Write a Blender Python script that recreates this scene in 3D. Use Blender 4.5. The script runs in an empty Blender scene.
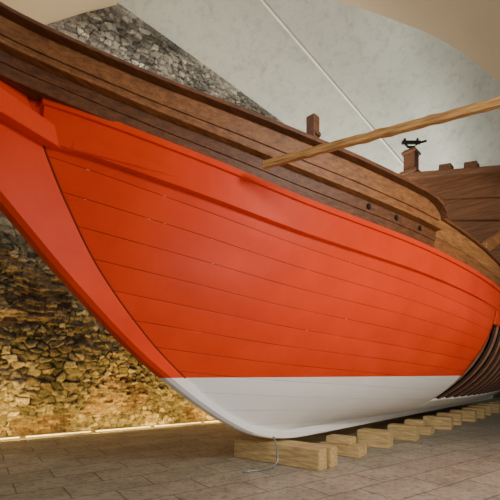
import bpy, bmesh, math, random
from mathutils import Vector, Matrix, noise
random.seed(4)
C = bpy.context.scene.collection

# ---------------------------------------------------------------- helpers
def nt(name):
    m = bpy.data.materials.new(name); m.use_nodes = True
    n = m.node_tree; b = n.nodes['Principled BSDF']
    return m, n, b
def N(n, t, **kw):
    x = n.nodes.new(t)
    for k, v in kw.items():
        if k in x.inputs: x.inputs[k].default_value = v
        else: setattr(x, k, v)
    return x
def ramp(n, pts, interp='LINEAR'):
    r = n.nodes.new('ShaderNodeValToRGB'); r.color_ramp.interpolation = interp
    e = r.color_ramp.elements
    while len(e) < len(pts): e.new(0.5)
    for i, (p, c) in enumerate(pts):
        e[i].position = p
        e[i].color = (c, c, c, 1) if isinstance(c, (int, float)) else (*c, 1)
    return r
def mixc(n, fac, a, b, mode='MIX'):
    m = n.nodes.new('ShaderNodeMix'); m.data_type = 'RGBA'; m.blend_type = mode
    for sock, v in ((m.inputs[0], fac), (m.inputs[6], a), (m.inputs[7], b)):
        if hasattr(v, 'links'): n.links.new(v, sock)
        elif isinstance(v, (int, float)): sock.default_value = v
        else: sock.default_value = (*v, 1)
    return m.outputs[2]
def math_(n, op, a, b=None, c=None):
    m = n.nodes.new('ShaderNodeMath'); m.operation = op
    for i, v in enumerate((a, b, c)):
        if v is None: continue
        if hasattr(v, 'links'): n.links.new(v, m.inputs[i])
        else: m.inputs[i].default_value = v
    return m.outputs[0]
def bump(n, b, h, strength=0.3, dist=0.02):
    bp = n.nodes.new('ShaderNodeBump'); bp.inputs['Strength'].default_value = strength
    bp.inputs['Distance'].default_value = dist
    n.links.new(h, bp.inputs['Height']); n.links.new(bp.outputs[0], b.inputs['Normal'])

def wood(name, c1, c2, scale=(0.6, 16, 16), rough=0.55, knots=0.25, bs=.2):
    m, n, b = nt(name)
    tc = N(n, 'ShaderNodeTexCoord'); mp = N(n, 'ShaderNodeMapping'); mp.inputs['Scale'].default_value = scale
    n.links.new(tc.outputs['Object'], mp.inputs[0])
    no = N(n, 'ShaderNodeTexNoise', Scale=1.5, Detail=6.0, Distortion=0.3)
    n.links.new(mp.outputs[0], no.inputs[0])
    r = ramp(n, [(0.3, c1), (0.7, c2)]); n.links.new(no.outputs[0], r.inputs[0])
    n2 = N(n, 'ShaderNodeTexNoise', Scale=0.6, Detail=2.0); n.links.new(tc.outputs['Object'], n2.inputs[0])
    r2 = ramp(n, [(0.3, 0.88), (0.7, 1.08)]); n.links.new(n2.outputs[0], r2.inputs[0])
    col = mixc(n, 1.0, r.outputs[0], r2.outputs[0], 'MULTIPLY')
    mp3 = N(n, 'ShaderNodeMapping'); mp3.inputs['Scale'].default_value = tuple(x * 3.2 if x > 5 else x * .7 for x in scale)
    n.links.new(tc.outputs['Object'], mp3.inputs[0])
    g = N(n, 'ShaderNodeTexNoise', Scale=1.6, Detail=4.0, Roughness=.55); n.links.new(mp3.outputs[0], g.inputs[0])
    gr = ramp(n, [(0.38, 0.62), (0.50, 1.0)]); n.links.new(g.outputs[0], gr.inputs[0])
    col = mixc(n, .8, col, gr.outputs[0], 'MULTIPLY')
    vo = N(n, 'ShaderNodeTexVoronoi', Scale=1.0)
    mp2 = N(n, 'ShaderNodeMapping'); mp2.inputs['Scale'].default_value = (2.0, 4, 4)
    n.links.new(tc.outputs['Object'], mp2.inputs[0]); n.links.new(mp2.outputs[0], vo.inputs[0])
    kr = ramp(n, [(0.06, 1.0), (0.11, 0.0)]); n.links.new(vo.outputs[0], kr.inputs[0])
    kf = math_(n, 'MULTIPLY', kr.outputs[0], knots)
    col = mixc(n, kf, col, tuple(x * 0.25 for x in c1))
    n.links.new(col, b.inputs['Base Color'])
    b.inputs['Roughness'].default_value = rough
    bump(n, b, math_(n, 'ADD', no.outputs[0], math_(n, 'MULTIPLY', g.outputs[0], .5)), bs, 0.012)
    return m

def plain(name, c, rough=0.5, metal=0.0):
    m, n, b = nt(name)
    no = N(n, 'ShaderNodeTexNoise', Scale=12.0, Detail=4.0)
    r = ramp(n, [(0.3, tuple(x * .8 for x in c)), (0.7, tuple(min(1, x * 1.15) for x in c))])
    n.links.new(no.outputs[0], r.inputs[0]); n.links.new(r.outputs[0], b.inputs['Base Color'])
    b.inputs['Roughness'].default_value = rough; b.inputs['Metallic'].default_value = metal
    return m

RED = (0.84, 0.052, 0.009)
def hull_mat(name, planks=True):
    m, n, b = nt(name)
    tc = N(n, 'ShaderNodeTexCoord')
    sx = N(n, 'ShaderNodeSeparateXYZ'); n.links.new(tc.outputs['Object'], sx.inputs[0])
    white = math_(n, 'LESS_THAN', sx.outputs[2], 1.375)
    no = N(n, 'ShaderNodeTexNoise', Scale=1.6, Detail=6.0, Roughness=0.6); n.links.new(tc.outputs['Object'], no.inputs[0])
    k_ = 1.0 if planks else .94
    rr = ramp(n, [(0.3, tuple(x * 0.88 * k_ for x in RED)), (0.7, (0.88 * k_, 0.062 * k_, 0.011 * k_))]); n.links.new(no.outputs[0], rr.inputs[0])
    rw = ramp(n, [(0.3, (0.90, 0.90, 0.89)), (0.7, (0.95, 0.95, 0.94))]); n.links.new(no.outputs[0], rw.inputs[0])
    col = mixc(n, white, rr.outputs[0], rw.outputs[0])
    if planks:
        uv = N(n, 'ShaderNodeUVMap'); uv.uv_map = 'UVMap'
        su = N(n, 'ShaderNodeSeparateXYZ'); n.links.new(uv.outputs[0], su.inputs[0])
        vsk = math_(n, 'ADD', su.outputs[1], math_(n, 'MULTIPLY', su.outputs[0], 0.014))
        vv = math_(n, 'ADD', math_(n, 'MULTIPLY', vsk, 13.0), 3.3)
        fr = math_(n, 'FRACT', vv)
        d = math_(n, 'ABSOLUTE', math_(n, 'SUBTRACT', fr, 0.5))
        sr = ramp(n, [(0.480, 0.0), (0.493, 1.0)])
        n.links.new(d, sr.inputs[0])
        row = math_(n, 'FLOOR', vv)
        off = math_(n, 'FRACT', math_(n, 'MULTIPLY', math_(n, 'SINE', math_(n, 'MULTIPLY', row, 12.99)), 437.5))
        seam = sr.outputs[0]
        n3 = N(n, 'ShaderNodeTexNoise', Scale=1.4, Detail=4.0); n.links.new(tc.outputs['Object'], n3.inputs[0])
        r3 = ramp(n, [(0.36, 0.45), (0.60, 0.9)]); n.links.new(n3.outputs[0], r3.inputs[0])
        sf = math_(n, 'MULTIPLY', seam, r3.outputs[0])
        dark = mixc(n, white, (0.20, 0.014, 0.004), (0.6, 0.59, 0.57))
        col = mixc(n, sf, col, dark)
        mp = N(n, 'ShaderNodeMapping'); mp.inputs['Scale'].default_value = (5, 5, 16)
        n.links.new(tc.outputs['Object'], mp.inputs[0])
        n4 = N(n, 'ShaderNodeTexNoise', Scale=2.6, Detail=5.0, Roughness=0.7); n.links.new(mp.outputs[0], n4.inputs[0])
        r4 = ramp(n, [(0.61, 0.0), (0.63, 1.0)]); n.links.new(n4.outputs[0], r4.inputs[0])
        gate = N(n, 'ShaderNodeTexNoise', Scale=2.1, Detail=2.0); n.links.new(tc.outputs['Object'], gate.inputs[0])
        rg = ramp(n, [(0.58, 0.0), (0.62, 1.0)]); n.links.new(gate.outputs[0], rg.inputs[0])
        near = ramp(n, [(0.465, 0.0), (0.485, 1.0)]); n.links.new(d, near.inputs[0])
        chip = mixc(n, white, (0.9, 0.55, 0.45), (0.6, 0.6, 0.58))
        cf = math_(n, 'MULTIPLY', math_(n, 'MULTIPLY', r4.outputs[0], near.outputs[0]), math_(n, 'MULTIPLY', rg.outputs[0], .85))
        col = mixc(n, cf, col, chip)
        n5 = N(n, 'ShaderNodeTexNoise', Scale=6.0, Detail=3.0, Roughness=0.6); n.links.new(mp.outputs[0], n5.inputs[0])
        r5 = ramp(n, [(0.735, 0.0), (0.745, 0.7)]); n.links.new(n5.outputs[0], r5.inputs[0])
        col = mixc(n, r5.outputs[0], col, chip)
        tone = math_(n, 'ADD', math_(n, 'MULTIPLY', off, 0.07), 0.94)
        tcn = n.nodes.new('ShaderNodeCombineColor')
        for i in range(3): n.links.new(tone, tcn.inputs[i])
        col = mixc(n, 1.0, col, tcn.outputs[0], 'MULTIPLY')
        crown = math_(n, 'MULTIPLY', math_(n, 'MULTIPLY', d, d), -.6)
        hh = math_(n, 'ADD', math_(n, 'ADD', math_(n, 'MULTIPLY', seam, -0.7), crown), math_(n, 'MULTIPLY', no.outputs[0], 0.3))
        bump(n, b, hh, 0.5, 0.010)
    n.links.new(col, b.inputs['Base Color'])
    b.inputs['Roughness'].default_value = 0.44
    b.inputs['Specular IOR Level'].default_value = 0.26 if planks else .15
    return m

def add(name, verts, faces, mat, parent=None, smooth=False, uvs=None, label=None):
    me = bpy.data.meshes.new(name); me.from_pydata([tuple(v) for v in verts], [], faces)
    if uvs:
        l = me.uv_layers.new(name='UVMap')
        for p in me.polygons:
            for li in p.loop_indices: l.data[li].uv = uvs[me.loops[li].vertex_index]
    bm = bmesh.new(); bm.from_mesh(me); bmesh.ops.recalc_face_normals(bm, faces=bm.faces); bm.to_mesh(me); bm.free()
    if smooth:
        for p in me.polygons: p.use_smooth = True
    me.materials.append(mat)
    o = bpy.data.objects.new(name, me); C.objects.link(o)
    if parent: o.parent = parent
    if label: o['label'] = label
    return o
def grid(nu, nv, f, uvf=None):
    vs, uv = [], []
    for i in range(nu + 1):
        for j in range(nv + 1):
            vs.append(f(i / nu, j / nv))
            if uvf: uv.append(uvf(i / nu, j / nv))
    fs = [(i * (nv + 1) + j, (i + 1) * (nv + 1) + j, (i + 1) * (nv + 1) + j + 1, i * (nv + 1) + j + 1)
          for i in range(nu) for j in range(nv)]
    return vs, fs, uv
def merge(*parts):
    V, F, U = [], [], []
    for p in parts:
        o = len(V); V += p[0]; F += [tuple(x + o for x in f) for f in p[1]]
        if len(p) > 2: U += p[2]
    return V, F, U
def sweep(sections, closed=True, caps=True):
    k = len(sections[0]); V = [p for s in sections for p in s]; F = []
    for i in range(len(sections) - 1):
        for j in range(k if closed else k - 1):
            a = i * k + j; b_ = i * k + (j + 1) % k
            F.append((a, b_, b_ + k, a + k))
    if caps:
        F.append(tuple(range(k))); F.append(tuple(range((len(sections) - 1) * k, len(sections) * k)))
    return V, F
def box(cx, cy, cz, sx, sy, sz):
    V = [(cx + a * sx / 2, cy + b * sy / 2, cz + c * sz / 2) for a in (-1, 1) for b in (-1, 1) for c in (-1, 1)]
    F = [(0, 1, 3, 2), (4, 5, 7, 6), (0, 1, 5, 4), (2, 3, 7, 6), (0, 2, 6, 4), (1, 3, 7, 5)]
    return V, F
def bevel(o, w=0.012, seg=2):
    m = o.modifiers.new('Bevel', 'BEVEL'); m.width = w; m.segments = seg; m.limit_method = 'ANGLE'
def tube(pts, r, k=10):
    secs = []
    for i, p in enumerate(pts):
        p = Vector(p)
        t = (Vector(pts[min(i + 1, len(pts) - 1)]) - Vector(pts[max(i - 1, 0)])).normalized()
        up = Vector((0, 0, 1)) if abs(t.z) < 0.9 else Vector((1, 0, 0))
        x = t.cross(up).normalized(); y = t.cross(x)
        rr = r[i] if isinstance(r, (list, tuple)) else r
        secs.append([tuple(p + x * rr * math.cos(2 * math.pi * j / k) + y * rr * math.sin(2 * math.pi * j / k)) for j in range(k)])
    return sweep(secs)
def interp(tab, x):
    if x <= tab[0][0]:
        (a, b), (c, d) = tab[0], tab[1]; return b + (x - a) * (d - b) / (c - a)
    if x >= tab[-1][0]:
        (a, b), (c, d) = tab[-2], tab[-1]; return d + (x - c) * (d - b) / (c - a)
    for i in range(len(tab) - 1):
        if tab[i][0] <= x <= tab[i + 1][0]:
            x0, y0 = tab[i]; x1, y1 = tab[i + 1]; h = x1 - x0; t = (x - x0) / h
            m0 = (y1 - tab[i - 1][1]) / (x1 - tab[i - 1][0]) if i > 0 else (y1 - y0) / h
            m1 = (tab[i + 2][1] - y0) / (tab[i + 2][0] - x0) if i + 2 < len(tab) else (y1 - y0) / h
            return ((2*t**3-3*t*t+1)*y0 + (t**3-2*t*t+t)*h*m0 + (-2*t**3+3*t*t)*y1 + (t**3-t*t)*h*m1)

# ---------------------------------------------------------------- materials
M_hull = hull_mat('painted_planking'); M_paint = hull_mat('painted_timber', False)
M_dark = wood('dark_stained_wood', (0.085, 0.027, 0.009), (0.19, 0.066, 0.020))
M_mid = wood('oiled_wood', (0.17, 0.060, 0.016), (0.34, 0.135, 0.040))
M_light = wood('light_brown_wood', (0.20, 0.08, 0.022), (0.42, 0.19, 0.055))
M_castle = wood('brown_board_wood', (0.10, 0.038, 0.015), (0.22, 0.090, 0.034), (16, 0.6, 16), 0.6, 0.2, .2)
M_castle2 = wood('brown_timber', (0.10, 0.038, 0.016), (0.22, 0.09, 0.036))
M_spar = wood('yellow_pine', (0.26, 0.11, 0.028), (0.62, 0.33, 0.095), (3.0, 30, 30), .75, .9, 1.0)
M_block = wood('pale_block_wood', (0.44, 0.29, 0.115), (0.76, 0.56, 0.27), (2.5, 18, 18), 0.75, 0.4, .8)
M_rib = wood('rib_wood', (0.30, 0.13, 0.07), (0.50, 0.24, 0.13), (6, 6, 2), 0.6, 0.1)
M_ribside = plain('shaded_rib_side', (0.050, 0.020, 0.012), 0.85)  # interior shadow between the ribs, painted in as a dark side colour
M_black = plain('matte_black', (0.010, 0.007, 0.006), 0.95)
M_seam = plain('dark_red_caulking', (0.16, 0.014, 0.006), 0.9)
M_iron = plain('black_iron', (0.03, 0.028, 0.027), 0.5, 0.7)
M_steel = plain('galvanised_steel', (0.30, 0.30, 0.30), 0.4, 0.6)
M_pale = plain('pale_painted_steel', (0.62, 0.61, 0.56), 0.6, 0.0)

def stone_mat():
    """uses the per-vertex masonry attribute: R = random value of the stone, G = distance to joint, B = brick or stone"""
    m, n, b = nt('rubble_stone')
    tc = N(n, 'ShaderNodeTexCoord')
    sx = N(n, 'ShaderNodeSeparateXYZ'); n.links.new(tc.outputs['Object'], sx.inputs[0])
    at = n.nodes.new('ShaderNodeAttribute'); at.attribute_name = 'masonry'
    sc = N(n, 'ShaderNodeSeparateColor'); n.links.new(at.outputs['Color'], sc.inputs[0])
    cr = ramp(n, [(0.0, (0.10, 0.080, 0.045)), (0.22, (0.24, 0.20, 0.125)), (0.45, (0.36, 0.31, 0.20)), (0.62, (0.15, 0.12, 0.075)), (0.8, (0.30, 0.215, 0.12)), (1.0, (0.54, 0.47, 0.34))])
    n.links.new(sc.outputs[0], cr.inputs[0])
    bk = ramp(n, [(0.0, (0.13, 0.075, 0.04)), (0.5, (0.25, 0.165, 0.09)), (1.0, (0.36, 0.27, 0.16))]); n.links.new(sc.outputs[0], bk.inputs[0])
    bf = ramp(n, [(0.45, 0.0), (0.55, 1.0)]); n.links.new(sc.outputs[2], bf.inputs[0])
    col = mixc(n, bf.outputs[0], cr.outputs[0], bk.outputs[0])
    fn = N(n, 'ShaderNodeTexNoise', Scale=9.0, Detail=8.0, Roughness=0.75); n.links.new(tc.outputs['Object'], fn.inputs[0])
    ew = math_(n, 'ADD', sc.outputs[1], math_(n, 'MULTIPLY', math_(n, 'SUBTRACT', fn.outputs[0], .5), .35))
    er = ramp(n, [(0.10, 1.0), (0.26, 0.0)]); n.links.new(ew, er.inputs[0])
    mnn = N(n, 'ShaderNodeTexNoise', Scale=1.3, Detail=5.0); n.links.new(tc.outputs['Object'], mnn.inputs[0])
    mm = ramp(n, [(0.46, (0.035, 0.026, 0.015)), (0.60, (0.34, 0.28, 0.18))]); n.links.new(mnn.outputs[0], mm.inputs[0])
    col = mixc(n, math_(n, 'MULTIPLY', er.outputs[0], 0.9), col, mm.outputs[0])
    lm = N(n, 'ShaderNodeTexNoise', Scale=2.4, Detail=9.0, Roughness=.75); n.links.new(tc.outputs['Object'], lm.inputs[0])
    lr = ramp(n, [(0.56, 0.0), (0.62, .55)]); n.links.new(lm.outputs[0], lr.inputs[0])
    col = mixc(n, lr.outputs[0], col, (0.36, 0.29, 0.17))
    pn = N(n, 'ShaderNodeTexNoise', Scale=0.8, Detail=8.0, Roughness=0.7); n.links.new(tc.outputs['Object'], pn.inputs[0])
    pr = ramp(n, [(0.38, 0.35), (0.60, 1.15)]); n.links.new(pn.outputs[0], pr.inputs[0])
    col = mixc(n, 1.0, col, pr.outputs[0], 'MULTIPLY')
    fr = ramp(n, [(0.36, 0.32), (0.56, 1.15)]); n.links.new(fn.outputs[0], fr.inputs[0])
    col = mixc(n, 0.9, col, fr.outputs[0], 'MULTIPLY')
    hz = ramp(n, [(0.54, 0.0), (0.68, 0.6)]); n.links.new(math_(n, 'MULTIPLY', sx.outputs[2], 0.1), hz.inputs[0])
    bw = n.nodes.new('ShaderNodeRGBToBW'); n.links.new(col, bw.inputs[0])
    gv = n.nodes.new('ShaderNodeCombineColor')
    g1 = math_(n, 'ADD', math_(n, 'MULTIPLY', bw.outputs[0], 1.7), .02)
    n.links.new(g1, gv.inputs[0]); n.links.new(math_(n, 'MULTIPLY', g1, .93), gv.inputs[1]); n.links.new(math_(n, 'MULTIPLY', g1, .82), gv.inputs[2])
    col = mixc(n, hz.outputs[0], col, gv.outputs[0])
    n.links.new(col, b.inputs['Base Color']); b.inputs['Roughness'].default_value = 0.92
    bump(n, b, math_(n, 'ADD', fn.outputs[0], math_(n, 'MULTIPLY', lm.outputs[0], .4)), 0.9, 0.05)
    return m
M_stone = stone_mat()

def plaster(name, a, c, blot=1.0, st=0.4, sc=.35):
    m, n, b = nt(name)
    tc = N(n, 'ShaderNodeTexCoord')
    n1 = N(n, 'ShaderNodeTexNoise', Scale=sc, Detail=4.0, Roughness=0.5); n.links.new(tc.outputs['Object'], n1.inputs[0])
    r = ramp(n, [(0.32, a), (0.68, c)]); n.links.new(n1.outputs[0], r.inputs[0])
    n2 = N(n, 'ShaderNodeTexNoise', Scale=3.5, Detail=11.0, Roughness=0.8); n.links.new(tc.outputs['Object'], n2.inputs[0])
    r2 = ramp(n, [(0.39, 1 - 0.32 * blot), (0.51, 1.0)]); n.links.new(n2.outputs[0], r2.inputs[0])
    n3 = N(n, 'ShaderNodeTexNoise', Scale=.8, Detail=8.0, Roughness=.65, Distortion=1.0); n.links.new(tc.outputs['Object'], n3.inputs[0])
    r3 = ramp(n, [(0.58, 1.0), (0.70, 1 - .38 * blot)]); n.links.new(n3.outputs[0], r3.inputs[0])
    col = mixc(n, 1.0, r.outputs[0], r2.outputs[0], 'MULTIPLY')
    col = mixc(n, 1.0, col, r3.outputs[0], 'MULTIPLY')
    n.links.new(col, b.inputs['Base Color'])
    b.inputs['Roughness'].default_value = 0.9
    bump(n, b, n2.outputs[0], st, 0.05)
    return m
M_vault = plaster('grey_vault_plaster', (0.37, 0.375, 0.325), (0.50, 0.505, 0.445), 0.6, 0.8)
M_cream = plaster('cream_plaster', (0.48, 0.37, 0.235), (0.56, 0.445, 0.295), 0.05, 0.06)

def floor_mat():
    m, n, b = nt('stone_slabs')
    tc = N(n, 'ShaderNodeTexCoord'); mp = N(n, 'ShaderNodeMapping')
    mp.inputs['Rotation'].default_value = (0, 0, math.radians(-35))
    n0 = N(n, 'ShaderNodeTexNoise', Scale=2.2, Detail=5.0); n.links.new(tc.outputs['Object'], n0.inputs[0])
    mx = n.nodes.new('ShaderNodeVectorMath'); mx.operation = 'MULTIPLY_ADD'
    n.links.new(n0.outputs[1], mx.inputs[0]); mx.inputs[1].default_value = (.06, .06, 0); n.links.new(tc.outputs['Object'], mx.inputs[2])
    n.links.new(mx.outputs[0], mp.inputs[0])
    br = N(n, 'ShaderNodeTexBrick', Scale=1.0)
    br.inputs['Brick Width'].default_value = 1.0; br.inputs['Row Height'].default_value = 0.55
    br.inputs['Mortar Size'].default_value = 0.014; br.inputs['Mortar Smooth'].default_value = 0.5
    br.inputs['Color1'].default_value = (0.345, 0.315, 0.245, 1); br.inputs['Color2'].default_value = (0.42, 0.385, 0.305, 1)
    br.inputs['Mortar'].default_value = (0.20, 0.18, 0.135, 1)
    n.links.new(mp.outputs[0], br.inputs[0])
    n1 = N(n, 'ShaderNodeTexNoise', Scale=1.6, Detail=10.0, Roughness=0.75); n.links.new(tc.outputs['Object'], n1.inputs[0])
    r = ramp(n, [(0.34, 0.70), (0.62, 1.15)]); n.links.new(n1.outputs[0], r.inputs[0])
    n2 = N(n, 'ShaderNodeTexNoise', Scale=12.0, Detail=6.0, Roughness=0.7); n.links.new(tc.outputs['Object'], n2.inputs[0])
    r2 = ramp(n, [(0.38, 0.62), (0.5, 1.0)]); n.links.new(n2.outputs[0], r2.inputs[0])
    col = mixc(n, 1.0, br.outputs[0], r.outputs[0], 'MULTIPLY')
    col = mixc(n, 1.0, col, r2.outputs[0], 'MULTIPLY')
    n.links.new(col, b.inputs['Base Color'])
    b.inputs['Roughness'].default_value = 0.6
    h = math_(n, 'SUBTRACT', math_(n, 'MULTIPLY', n1.outputs[0], 0.9), math_(n, 'MULTIPLY', br.outputs[1], .7))
    bump(n, b, h, 0.6, 0.02)
    return m
M_floor = floor_mat()

# ---------------------------------------------------------------- room
W0 = Vector((-5.6, 8.9, 0)); WD = Vector((0.816, 0.578, 0)); WM = Vector((0.578, -0.816, 0))
def wp(t, r, z): return tuple(W0 + WD * t + WM * r + Vector((0, 0, z)))
EDGE = [(-8, 7.0), (-3, 8.4), (0.0, 9.2), (0.83, 9.55), (1.71, 10.3), (2.6, 11.0), (5.3, 10.5), (8.1, 9.92), (10.5, 9.35), (14, 8.3), (20, 6.9), (30, 5.2)]
def zedge(t):
    for i in range(len(EDGE) - 1):
        if EDGE[i][0] <= t <= EDGE[i + 1][0]:
            return EDGE[i][1] + (EDGE[i + 1][1] - EDGE[i][1]) * (t - EDGE[i][0]) / (EDGE[i + 1][0] - EDGE[i][0])
    return EDGE[0][1] if t < 0 else EDGE[-1][1]
def hsh(*a):
    x = math.sin(a[0] * 12.9898 + a[1] * 78.233 + (a[2] if len(a) > 2 else 0) * 37.7) * 43758.5453
    return x - math.floor(x)
def masonry(t, z):
    wt = t + .10 * noise.noise(Vector((t * 2.1, z * 2.1, 3))) + .035 * noise.noise(Vector((t * 9, z * 9, 1)))
    wz = z + .08 * noise.noise(Vector((t * 1.7, z * 1.7, 8))) + .03 * noise.noise(Vector((t * 9, z * 9, 4)))
    sel = noise.noise(Vector((t * .55 + 3, z * .9, 2)))
    if sel > .24:
        rh, bwid = .075, .24
        r = math.floor(wz / rh); x = wt / bwid + .5 * (r % 2) + .25 * hsh(r, 3)
        c = math.floor(x); fx = (x - c); fz = wz / rh - r
        e = min(min(fx, 1 - fx) * bwid, min(fz, 1 - fz) * rh) / .035
        return hsh(r, c), min(1, e), 1.0
    sx_, sz_ = (.18, .105) if sel > -.14 else (.27, .17)
    gx, gz = wt / sx_, wz / sz_
    cx, cz = math.floor(gx), math.floor(gz); d1 = d2 = 9; idc = (0, 0)
    for a in (-1, 0, 1):
        for b_ in (-1, 0, 1):
            px = cx + a + .05 + .9 * hsh(cx + a, cz + b_, 1); pz = cz + b_ + .1 + .8 * hsh(cx + a, cz + b_, 2)
            dd = max(abs(gx - px), abs(gz - pz)) * .4 + math.hypot(gx - px, gz - pz) * .6
            if dd < d1: d2 = d1; d1 = dd; idc = (cx + a, cz + b_)
            elif dd < d2: d2 = dd
    return hsh(idc[0], idc[1], 5), min(1, (d2 - d1) * 1.9), 0.0
ts = [-8 + 7 * i / 50 for i in range(50)] + [-1.0 + 9.6 * i / 620 for i in range(620)] + [8.6 + 21.4 * i / 60 for i in range(61)]
NZ = 450
V = []; colr = []
for t in ts:
    for j in range(NZ + 1):
        z = (zedge(t) + 0.15) * j / NZ
        rnd, e, bk = masonry(t, z)
        fade = min(1.0, max(0.0, (zedge(t) - z) / 0.4))
        relief = (min(1, e * 2.2) ** .6) * (.055 if bk < .5 else .03) + (rnd - .5) * .08
        base_ = noise.noise(Vector((t * .9, z * 1.3, 0))) * 0.12 + noise.noise(Vector((t * 6, z * 8, 9))) * 0.04
        V.append(wp(t, (base_ + relief) * fade, z)); colr.append((rnd, e, bk, 1))
F = [(i * (NZ + 1) + j, (i + 1) * (NZ + 1) + j, (i + 1) * (NZ + 1) + j + 1, i * (NZ + 1) + j + 1) for i in range(len(ts) - 1) for j in range(NZ)]
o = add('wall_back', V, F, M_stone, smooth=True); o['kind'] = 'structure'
ca = o.data.attributes.new('masonry', 'FLOAT_COLOR', 'POINT')
ca.data.foreach_set('color', [x for c in colr for x in c])

v, f = box(6, 14, -0.1, 44, 40, 0.2)
o = add('floor', v, f, M_floor); o['kind'] = 'structure'

def vaultf(u, v):
    t = 2.6 + 27.4 * u; r = -0.15 + 12 * v
    return wp(t, r, zedge(t) + 4.2 * math.sin(max(0, v) * math.pi / 2))
v1 = grid(60, 24, vaultf)
o = add('ceiling', v1[0], v1[1], M_vault, smooth=True); o['kind'] = 'structure'
def creamf(u, v):
    t = -8 + 10.6 * u
    return wp(t, -0.15 + 7 * v, zedge(t))
v1 = grid(50, 6, creamf)
o = add('trim_1', v1[0], v1[1], M_cream, smooth=True); o['kind'] = 'structure'

ARCH = [(-3.2, 8.15), (0, 8.18), (1.4, 7.96), (2.625, 7.57), (3.5, 7.17), (4.37, 6.5), (5.3, 5.6), (6.2, 4.4), (6.9, 2.8), (7.2, 1.2), (7.25, 0.0)]
def archpt(u):
    k = u * (len(ARCH) - 1); i = min(int(k), len(ARCH) - 2); t = k - i
    P = [ARCH[max(i - 1, 0)], ARCH[i], ARCH[i + 1], ARCH[min(i + 2, len(ARCH) - 1)]]
    return [0.5 * (2 * P[1][a] + (P[2][a] - P[0][a]) * t + (2 * P[0][a] - 5 * P[1][a] + 4 * P[2][a] - P[3][a]) * t * t + (-P[0][a] + 3 * P[1][a] - 3 * P[2][a] + P[3][a]) * t ** 3) for a in (0, 1)]
def archf(u, v):
    x, z = archpt(u); return (x, 7.0 - 8.0 * v, max(0, z))
def archf2(u, v):
    x, z = archpt(u); n = Vector((x - 0.5, z)).normalized(); return (x + n.x * 0.9 * v, 7.0, max(0, z + n.y * 0.9 * v))
a1 = grid(70, 8, archf); a2 = grid(70, 2, archf2)
vv, ff, _ = merge(a1, a2)
o = add('trim_2', vv, ff, M_cream, smooth=True); o['kind'] = 'structure'
m = o.modifiers.new('Edge', 'EDGE_SPLIT')

# ---------------------------------------------------------------- ship
A = math.atan2(0.729, 0.684)
ship = bpy.data.objects.new('wooden_ship', None); C.objects.link(ship)
ship.location = (0.4, 6.6, 0); ship.rotation_euler = (0, 0, A)
ship['label'] = 'large wooden sailing ship, orange-red hull with white bottom, resting on blocks'
ship['category'] = 'ship'
ZK = 0.46
SHEER = [(-5.6, 4.28), (-4.6, 4.15), (-3.8, 4.05), (-2.5, 3.76), (-1, 3.46), (1, 3.26), (3, 3.10), (5, 2.98), (8, 2.95), (12, 3.2), (15, 3.6)]
def zs(s): return interp(SHEER, s)
RAB = [(0.40, 0.8), (0.45, 0.2), (0.53, -0.35), (0.68, -0.85), (0.95, -1.38), (1.3, -1.90), (1.83, -2.52), (2.52, -3.12), (3.14, -3.48), (3.655, -3.71), (4.11, -3.86), (5.0, -4.11)]
STEM = [(0.318, 0.9), (0.335, 0.35), (0.40, -0.20), (0.51, -0.62), (0.68, -1.03), (0.95, -1.53), (1.283, -2.05), (1.766, -2.70), (2.42, -3.41), (2.95, -3.92), (3.4, -4.35), (3.8, -4.78), (4.3, -5.2)]
def srab(z): return interp(RAB, z)
def sstem(z): return interp(STEM, z)
def zat(s, v): return ZK + (zs(s) - ZK) * v
def s_start(v):
    lo, hi = -4.3, 0.6
    for _ in range(40):
        m_ = (lo + hi) / 2
        if m_ < srab(zat(m_, v)): lo = m_
        else: hi = m_
    return (lo + hi) / 2
def bb(s, z):
    u = max(0.0, (z - ZK) / 2.55); uc = min(u, 1.0)
    Bm = 2.35 * (1 - (1 - uc) ** 2.7) ** 0.56
    L = 8.2 - 0.6 * uc; p = 1.9 + 0.3 * uc
    t = (s - srab(z)) / L; t = max(0.0, min(1.0, t))
    g = 1 - (1 - t) ** p
    b = Bm * g
    if s > 7: b *= 1 - (min(1, (s - 7) / 9)) ** 2 * (1.0 - 0.45 * uc)
    return max(0.0, b) + 0.05
def hp(s, v, side=-1, off=0.0):
    z = zat(s, v)
    return (s, side * (bb(s, z) + off), z)
SEND = 14.5
VA, VB = 0.15, 0.75
def s_cut(v):
    return 3.65 + 0.7 * abs(v - .45) ** 1.0
def patch(s0, s1, va, vb, nu, nv, side):
    def P(u, w):
        v = va + (vb - va) * w; a = s0(v); b = s1(v)
        return hp(a + (b - a) * (u ** 1.35 if nu > 80 else u), v, side)
    def U(u, w):
        v = va + (vb - va) * w; a = s0(v); b = s1(v)
        return (a + (b - a) * (u ** 1.35 if nu > 80 else u), v)
    return grid(nu, nv, P, U)
parts = []
for side in (-1, 1):
    if side == -1:
        parts.append(patch(s_start, s_cut, 0, 1, 90, 70, side))
        parts.append(patch(s_cut, lambda v: SEND, 0, VA, 60, 14, side))
        parts.append(patch(s_cut, lambda v: SEND, VB, 1, 60, 14, side))
    else:
        parts.append(patch(s_start, lambda v: SEND, 0, 1, 120, 50, side))
def tr(u, w): 
    z = zat(SEND, w); return (SEND, (2 * u - 1) * bb(SEND, z), z)
parts.append(grid(6, 30, tr, lambda u, w: (u, w)))
V, F, U = merge(*parts)
hull = add('hull_planking', V, F, M_hull, ship, True, U, 'orange-red carvel planking, white below the waterline')
bm = bmesh.new(); bm.from_mesh(hull.data); bmesh.ops.remove_doubles(bm, verts=bm.verts, dist=0.0005); bm.to_mesh(hull.data); bm.free()
so = hull.modifiers.new('Solid', 'SOLIDIFY'); so.thickness = 0.045; so.offset = -1

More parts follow.
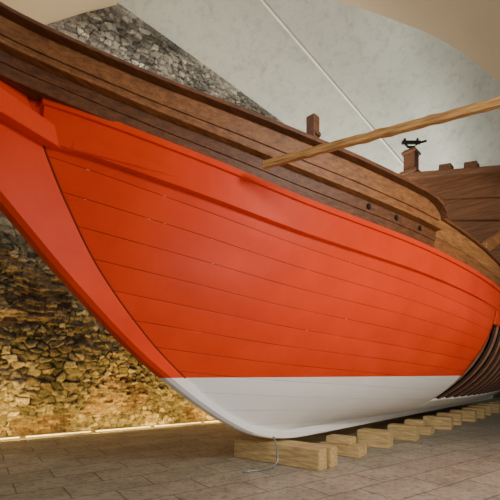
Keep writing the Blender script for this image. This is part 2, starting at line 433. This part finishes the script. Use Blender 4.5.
V, F, _ = grid(60, 30, lambda u, w: hp(2.6 + 11.4 * u, 0.08 + 0.80 * w, -1, -0.50))
add('shaded_inner_planking', V, F, M_black, ship, True)  # closes the view behind the ribs; its black colour stands for interior shade
s = 3.80
while s < 13.5:
    secs = []
    for k in range(25):
        v_ = 0.08 + 0.78 * k / 24
        x, y, z = hp(s, v_, -1, -0.02); x2, y2, z2 = hp(s, v_, -1, -0.065)
        secs.append([(s - .095, y, z), (s + .095, y, z), (s + .095, y2, z2 + .02), (s - .095, y2, z2 + .02)])
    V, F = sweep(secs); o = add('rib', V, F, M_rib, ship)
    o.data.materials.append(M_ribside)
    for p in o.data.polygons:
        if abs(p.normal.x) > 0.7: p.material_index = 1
    s += 0.46
for v_ in (0.34, 0.55):
    secs = []
    for k in range(31):
        s = 3.6 + 10 * k / 30; x, y, z = hp(s, v_, -1, -0.20)
        secs.append([(s, y, z - .05), (s, y, z + .05), (s, y + .05, z + .05), (s, y + .05, z - .05)])
    V, F = sweep(secs); add('stringer', V, F, M_ribside, ship)

secs = []
for k in range(81):
    z = 0.335 + (4.08 - 0.335) * (k / 80) ** 1.6
    so_, si = sstem(z), srab(z) + 0.06
    h = 0.115; e = min(0.05, (si - so_) * .3)
    secs.append([(so_ + e, -h, z), (si, -h, z), (si + 0.012, -h + .012, z), (si + 0.012, h - .012, z), (si, h, z), (so_ + e, h, z), (so_, h * .55, z - .01), (so_, -h * .55, z - .01)])
V, F = sweep(secs)
stem = add('stem', V, F, M_paint, ship, True, label='curved orange-red stem timber'); es = stem.modifiers.new('E', 'EDGE_SPLIT'); es.split_angle = math.radians(25)
# caulked seam where the planking butts against the stem
for side in (-1, 1):
    pts = []
    for k in range(60):
        z = 1.37 + (3.95 - 1.37) * k / 59
        s_ = srab(z) + .075; pts.append((s_ + .005, side * max(bb(s_, z) + .004, .105), z))
    V, F = tube(pts, .011, 8); add('stem_seam', V, F, M_seam, ship, True, label='dark red caulked seam beside the stem')
secs = []
for k in range(60):
    s = -0.62 + (SEND + 0.62) * (k / 59) ** 1.8
    zb = 0.320 if s > 0.9 else max(.32, interp([(-1.53, .95), (-1.03, .68), (-0.62, .51), (-.20, .40), (.35, .335), (.9, .32), (1.5, .32)], s))
    zt = max(ZK + .02, interp([(-.62, .60), (-.35, .53), (.2, .48), (1, .47), (2, .47)], min(s, 2)))
    secs.append([(s, -.10, zb), (s, .10, zb), (s, .11, zt), (s, -.11, zt)])
V, F = sweep(secs); o = add('keel', V, F, M_paint, ship)

B22 = bb(-2.2, zs(-2.2)); SL = (bb(-2.1, zs(-2.1)) - bb(-2.3, zs(-2.3))) / .2
def bsheer(s):
    a = bb(s, zs(s)) if s > -2.2 else B22 + SL * (s + 2.2)
    lo = 0.12; k = 0.10
    return 0.5 * (a + lo + math.sqrt((a - lo) ** 2 + k * k)) - 0.003
def hsc(s):
    t = max(0.0, min(1.0, (-0.4 - s) / 3.4)); return 1 - 0.30 * t * t * (3 - 2 * t)
def band(name, s0, s1, h0, h1, o0, o1, th, mat, n=90, both=True, label=None):
    res = []
    for side in ((-1, 1) if both else (-1,)):
        secs = []
        for k in range(n + 1):
            s = s0 + (s1 - s0) * k / n
            b = bsheer(s) if mat is not M_paint else bb(s, zs(s)); z = zs(s)
            a, c = (h0(s) if callable(h0) else h0), (h1(s) if callable(h1) else h1)
            if mat is not M_paint: a *= hsc(s); c *= hsc(s)
            secs.append([(s, side * (b + o0), z + a), (s, side * (b + o1), z + c),
                         (s, side * (b + o1 - th), z + c), (s, side * (b + o0 - th), z + a)])
        res.append(sweep(secs))
    V, F, _ = merge(*res)
    o = add(name, V, F, mat, ship, False, None, label); bevel(o, 0.006, 2)
    return o
band('wale', -3.66, SEND, -0.36, -0.003, 0.0, 0.05, 0.10, M_paint, label='raised orange-red wale')
band('rubbing_strake', -3.68, SEND, -0.045, 0.025, 0.075, 0.075, 0.12, M_paint, label='thin orange-red moulding')
SB = 1.0
def rnd_end(s):
    t = max(0.0, min(1.0, (s - (SB - .30)) / .45)); return .20 * (1 - math.sqrt(max(0.0, 1 - t * t)))
SE = SB + .15
band('bulwark_strake', -5.4, SE, 0.0, 0.155, 0.03, 0.04, 0.30, M_dark, label='dark reddish-brown lower bulwark plank')
band('bulwark_strake', -5.4, SE, 0.155, 0.30, 0.052, 0.062, 0.10, M_dark, label='dark reddish-brown lower bulwark plank')
band('bulwark_moulding', -5.4, SE, 0.295, 0.335, 0.15, 0.15, 0.17, M_mid, label='thin overhanging brown moulding')
band('bulwark_strake', -5.4, SE, 0.335, 0.45, 0.075, 0.09, 0.08, M_mid, label='mid-brown upper bulwark plank')
band('bulwark_strake', -5.4, SE, 0.445, lambda s: .65 - rnd_end(s), 0.11, 0.13, 0.10, M_mid, n=260, label='broad mid-brown upper bulwark plank')
band('cap_rail', -5.4, SE, lambda s: .65 - rnd_end(s), lambda s: .70 - rnd_end(s), 0.23, 0.23, 0.29, M_dark, n=260, label='dark overhanging rail along the bulwark')
band('bulwark_strake', SE, SEND, 0.02, 0.24, 0.0, 0.02, 0.06, M_mid, label='brown waist plank')
band('bulwark_strake', SE, SEND, 0.245, lambda s: 0.53 - .06 * min(1, (s - SB) / 3), 0.02, 0.04, 0.06, M_light, label='light brown waist plank')
band('cap_rail', SE, SEND, lambda s: 0.53 - .06 * min(1, (s - SB) / 3), lambda s: 0.58 - .06 * min(1, (s - SB) / 3), 0.08, 0.08, 0.16, M_dark)
V, F, _ = grid(60, 8, lambda u, w: (-3.4 + (SEND + 3.4) * u, (2 * w - 1) * (bb(-3.4 + (SEND + 3.4) * u, zs(-3.4 + (SEND + 3.4) * u)) - .06), zs(-3.4 + (SEND + 3.4) * u) + .02))
add('deck', V, F, M_mid, ship)
for side in (-1, 1):
    secs = []
    for k in range(41):
        u = k / 40; s = -5.3 + 3.0 * u
        bh = bb(s, 3.6) if s > -3.5 else 0.14
        bh = max(bh, 0.14)
        zt = interp([(-5.3, 4.25), (-4.0, 3.93), (-3.4, 3.78), (-2.3, 3.56)], s)
        hgt = 0.30 - 0.19 * u
        ot = 0.09 * (1 - u ** 3) + 0.03
        secs.append([(s, side * (bh - .12), zt), (s, side * (bh + ot), zt), (s, side * (bh + ot), zt - hgt), (s, side * (bh - .12), zt - hgt)])
    V, F = sweep(secs); o = add('head_rail', V, F, M_paint, ship, label='orange-red head timber over the stem'); bevel(o, .015)
for s in (-0.25, 0.25, 0.75):
    z = zs(s) + 0.225; b = bsheer(s) + 0.058
    t = tube([(s, -b - .012, z), (s, -b + 0.05, z)], 0.038, 16)
    add('scupper', t[0], t[1], M_black, ship)
def timberhead(s, y, z0, h, w, name='timberhead'):
    V, F = merge(box(s, y, z0 + h / 2, w, w, h), box(s, y, z0 + h * .45, w * .8, w * 1.5, h * .12))[:2]
    o = add(name, V, F, M_castle2, ship); bevel(o, .012)
s = -1.05; timberhead(s, -(bsheer(s) + .02), zs(s) + .64, 0.42, 0.12)
CS = 5.5
def ctop(b): return 6.68 - .26 * (b + .6)
B0, B1 = -0.75, 2.9
NP = 7; PH = .52
P = []
for r in range(NP):
    b0_, b1_ = B0, B1
    h1_, h0_ = -r * PH, -(r + 1) * PH - .03
    P.append(([(CS, -b0_, ctop(b0_) + h1_), (CS - .03, -b0_, ctop(b0_) + h1_), (CS - .14, -b0_, ctop(b0_) + h0_), (CS, -b0_, ctop(b0_) + h0_),
               (CS, -b1_, ctop(b1_) + h1_), (CS - .03, -b1_, ctop(b1_) + h1_), (CS - .14, -b1_, ctop(b1_) + h0_), (CS, -b1_, ctop(b1_) + h0_)],
              [(0, 1, 2, 3), (4, 5, 6, 7), (0, 1, 5, 4), (1, 2, 6, 5), (2, 3, 7, 6), (3, 0, 4, 7)]))
V, F, _ = merge(*P)
add('castle_bulkhead', V, F, M_castle, ship, label='brown planked bulkhead of the stern castle')
secs = []
for b in (B0 - .03, B1 + .03):
    t_ = ctop(b)
    secs.append([(CS + .08, -b, t_), (CS - .20, -b, t_), (CS - .20, -b, t_ + .14), (CS + .08, -b, t_ + .14)])
V, F = sweep(secs); o = add('castle_rail', V, F, M_castle, ship); bevel(o, .01)
for b in (B0, B1):
    P = []
    for r in range(NP):
        z1 = ctop(b) - r * PH
        P.append(box(CS + 3.2, -b, z1 - PH / 2, 6.4, .06, PH - .01))
    V, F, _ = merge(*P); add('castle_side', V, F, M_castle2, ship)
for b in (0.98, 1.55):
    z = ctop(b) + .12
    w = .16
    secs = [[(CS - .12, -b - w, z - .05), (CS - .12, -b - w * .85, z + .17), (CS - .12, -b + w * .85, z + .22), (CS - .12, -b + w, z)],
            [(CS + .12, -b - w, z - .05), (CS + .12, -b - w * .85, z + .17), (CS + .12, -b + w * .85, z + .22), (CS + .12, -b + w, z)]]
    V, F = sweep(secs); o = add('rail_chock', V, F, M_castle2, ship); bevel(o, .01)
b = 0.11; z = ctop(b) + .12
V, F, _ = merge(box(CS, -b, z + .33, .30, .30, .66), box(CS, -b, z + .58, .38, .38, .07), box(CS, -b, z + .04, .44, .44, .10))
post = add('gun_post', V, F, M_castle2, ship); bevel(post, .015)
z += .16
def gp(d, h): return (CS + .684 * d, -b - .729 * d, z + .06 + h)
yk = merge(tube([gp(0, .40), gp(0, .54)], .05),
           tube([gp(-.17, .76), gp(-.16, .62), (gp(-.08, .54)), gp(.08, .54), gp(.16, .62), gp(.17, .76)], .032),
           tube([gp(-.24, .66), gp(.24, .66)], .05, 12),
           tube([gp(.24, .66), gp(.40, .70)], [.03, .03], 10))
add('swivel_fork', yk[0], yk[1], M_iron, post, label='black iron swivel fork')
for s0_, s1_, zz0, zz1 in ((3.2, 5.45, 3.60, 4.55),):
    secs = []
    for k in range(2):
        s = (s0_, s1_)[k]; z = (zz0, zz1)[k]; bq = -(bsheer(s) - .05)
        secs.append([(s, bq - .06, z), (s, bq + .06, z), (s, bq + .06, z + .22), (s, bq - .06, z + .22)])
    V, F = sweep(secs); o = add('brace', V, F, M_light, ship); bevel(o, .01)

# ---------------------------------------------------------------- spar
spar = bpy.data.objects.new('wooden_spar', None); C.objects.link(spar)
p0 = Vector((0.14, 4.22, 3.63)); p1 = Vector((2.12, 3.40, 3.745)); d = (p1 - p0).normalized()
spar.location = p0; q = d.to_track_quat('X', 'Z'); spar.rotation_euler = q.to_euler()
spar['label'] = 'long squared rough yellow pine spar laid across the rail'; spar['category'] = 'spar'
L = 5.4; secs = []
for k in range(241):
    u = k / 240; x = L * u; h = .036; w = .026
    j = noise.noise(Vector((x * .8, 0, 0))) * .006; j2 = noise.noise(Vector((x * 11, 3, 0))) * .009; j3 = noise.noise(Vector((x * 9, 9, 0))) * .009
    secs.append([(x, -w, -h + j + j2), (x, w, -h + j + j3), (x, w, h + j - j2), (x, -w, h + j + j3)])
V, F = sweep(secs); o = add('shaft', V, F, M_spar, spar); bevel(o, .002)

# ---------------------------------------------------------------- keel blocks
n_ = Vector((0.80, -0.60, 0)); a_ = Vector((0.684, 0.729, 0))
def rough_block(lx, ly, lz, seed):
    bm = bmesh.new(); bmesh.ops.create_cube(bm, size=1)
    bmesh.ops.scale(bm, vec=(lx, ly, lz), verts=bm.verts)
    bmesh.ops.bevel(bm, geom=bm.edges[:], offset=.012, segments=2, affect='EDGES')
    bmesh.ops.subdivide_edges(bm, edges=[e for e in bm.edges if e.calc_length() > .15], cuts=6, use_grid_fill=True)
    for v in bm.verts:
        nn = noise.noise(v.co * 3 + Vector((seed, 0, 0))) * .008
        v.co.y += nn; v.co.x += noise.noise(v.co * 4 + Vector((0, seed, 5))) * .012
    me = bpy.data.meshes.new('keel_block'); bm.to_mesh(me); bm.free(); me.materials.append(M_block); return me
for i in range(16):
    near = 0.95 if i == 0 else .99 + random.uniform(-.06, .06)
    Lb = 1.62 if i == 0 else .62 + random.uniform(-.06, .06)
    rz = math.atan2(n_.y, n_.x) + random.uniform(-.04, .04)
    base = Vector((0.42, 6.6, 0)) + a_ * (1.12 * i)
    if i == 0: pieces = [(1.62, .25, .312, .157, 0, -.135), (1.50, .25, .305, .154, .02, .135)]
    elif i in (1, 4): pieces = [(Lb + .12, .38, .19, .096, 0, 0), (Lb * .75, .28, .122, .2535, -.05, 0)]
    else: pieces = [(Lb, .33 + random.uniform(-.03, .03), .312, .157, 0, 0)]
    for (lx, ly, lz, zc, sh, sa) in pieces:
        o = bpy.data.objects.new('keel_block', rough_block(lx, ly, lz, i * 7.3 + zc + sa)); C.objects.link(o)
        o.location = base + n_ * (near - lx / 2 + (sh if i == 0 else (sh - (Lb + .1 - lx) / 2 if sh else 0))) + a_ * sa + Vector((0, 0, zc))
        o.rotation_euler = (0, 0, rz)
        o['category'] = 'timber block'; o['group'] = 'blocks under the keel'
        o['label'] = ('short pale timber chock stacked on a longer block under the keel' if sh < 0 else 'pale squared timber block supporting the ship keel')

R = [(-0.10, 5.72, 0.018), (0.0, 5.78, 0.018), (0.20, 5.86, 0.018), (0.33, 5.78, 0.06), (0.40, 5.80, 0.16), (0.40, 5.9, 0.34), (0.36, 6.1, 0.46)]
t = tube(R, .015, 10); o = add('steel_rod', t[0], t[1], M_steel, smooth=True)
o['label'] = 'thin bent grey steel rod beside the first keel block'; o['category'] = 'rod'

q0 = Vector((0.27, 9.0, 9.82)); q1 = Vector((4.5, 12.0, 7.8)); dd = (q1 - q0)
t = tube([tuple(q0 - dd * .75), tuple(q1 + dd * 0.9)], .036, 12)
o = add('tie_rod', t[0], t[1], M_pale, smooth=True); o['label'] = 'slender pale tie rod crossing the plaster vault'; o['category'] = 'rod'

m, n, b = nt('warm_light_strip'); b.inputs['Emission Color'].default_value = (1, .78, .42, 1); b.inputs['Emission Strength'].default_value = 1.0
for i in range(11):
    t0 = -5.5 + i * 1.5
    V, F = merge(sweep([[wp(t_, .33, 0), wp(t_, .38, 0), wp(t_, .38, .02), wp(t_, .33, .02)] for t_ in (t0, t0 + 1.38)]))[:2]
    o = add('light_strip', V, F, m); o['label'] = 'glowing warm light strip on the floor along stone wall'; o['category'] = 'light'; o['group'] = 'light strips along the wall'

# ---------------------------------------------------------------- lights
def area(name, loc, tgt, sx, sy, e, col):
    l = bpy.data.lights.new(name, 'AREA'); l.shape = 'RECTANGLE'; l.size = sx; l.size_y = sy; l.energy = e; l.color = col
    o = bpy.data.objects.new(name, l); C.objects.link(o); o.location = loc
    o.rotation_euler = (Vector(tgt) - Vector(loc)).to_track_quat('-Z', 'Y').to_euler(); return o
area('key_light', (4.8, 0.4, 4.6), (3.8, 7, 1.6), 1.4, 1.2, 370, (1, .95, .87))
area('fill_light', (2.8, 0.5, 0.7), (3.0, 7, 0.7), 3.5, .8, 85, (1, .99, .96))
area('side_light', (-4.5, 1.5, 6.2), (-1, 6, 3.8), 2, 2, 60, (1, .9, .75))
area('floor_light', (-0.5, 3.6, 7.4), (0.5, 5.0, 0), 1.5, 1.5, 60, (1, .96, .87))
area('vault_light', (2.0, 11.0, 4.6), (4, 12.5, 12), 2, 2, 200, (1, .98, .88))
area('vault_light', (6.5, 14.5, 4.5), (6.0, 15.8, 12), 1.5, 1.5, 760, (1, .98, .88))
area('upper_wall_light', (-1.0, 7.6, 5.2), (-1.6, 12.2, 9.4), 1.2, 1.2, 290, (1, .95, .85))
for i, tt in enumerate((-3, 0, 3, 6)):
    area('wall_wash', wp(tt, .85, .10), wp(tt, -.2, 1.2), 2.6, .12, 92, (1, .64, .15))
wld = bpy.data.worlds.new('World'); bpy.context.scene.world = wld; wld.use_nodes = True
wld.node_tree.nodes['Background'].inputs[0].default_value = (.62, .58, .52, 1)
wld.node_tree.nodes['Background'].inputs[1].default_value = 0.23

cam = bpy.data.cameras.new('Camera'); co = bpy.data.objects.new('Camera', cam); C.objects.link(co)
co.location = (0, 0, 1.45); co.rotation_euler = (math.pi / 2, 0, 0)
cam.sensor_width = 36; cam.lens = 28.8; cam.shift_y = 0.244
bpy.context.scene.camera = co
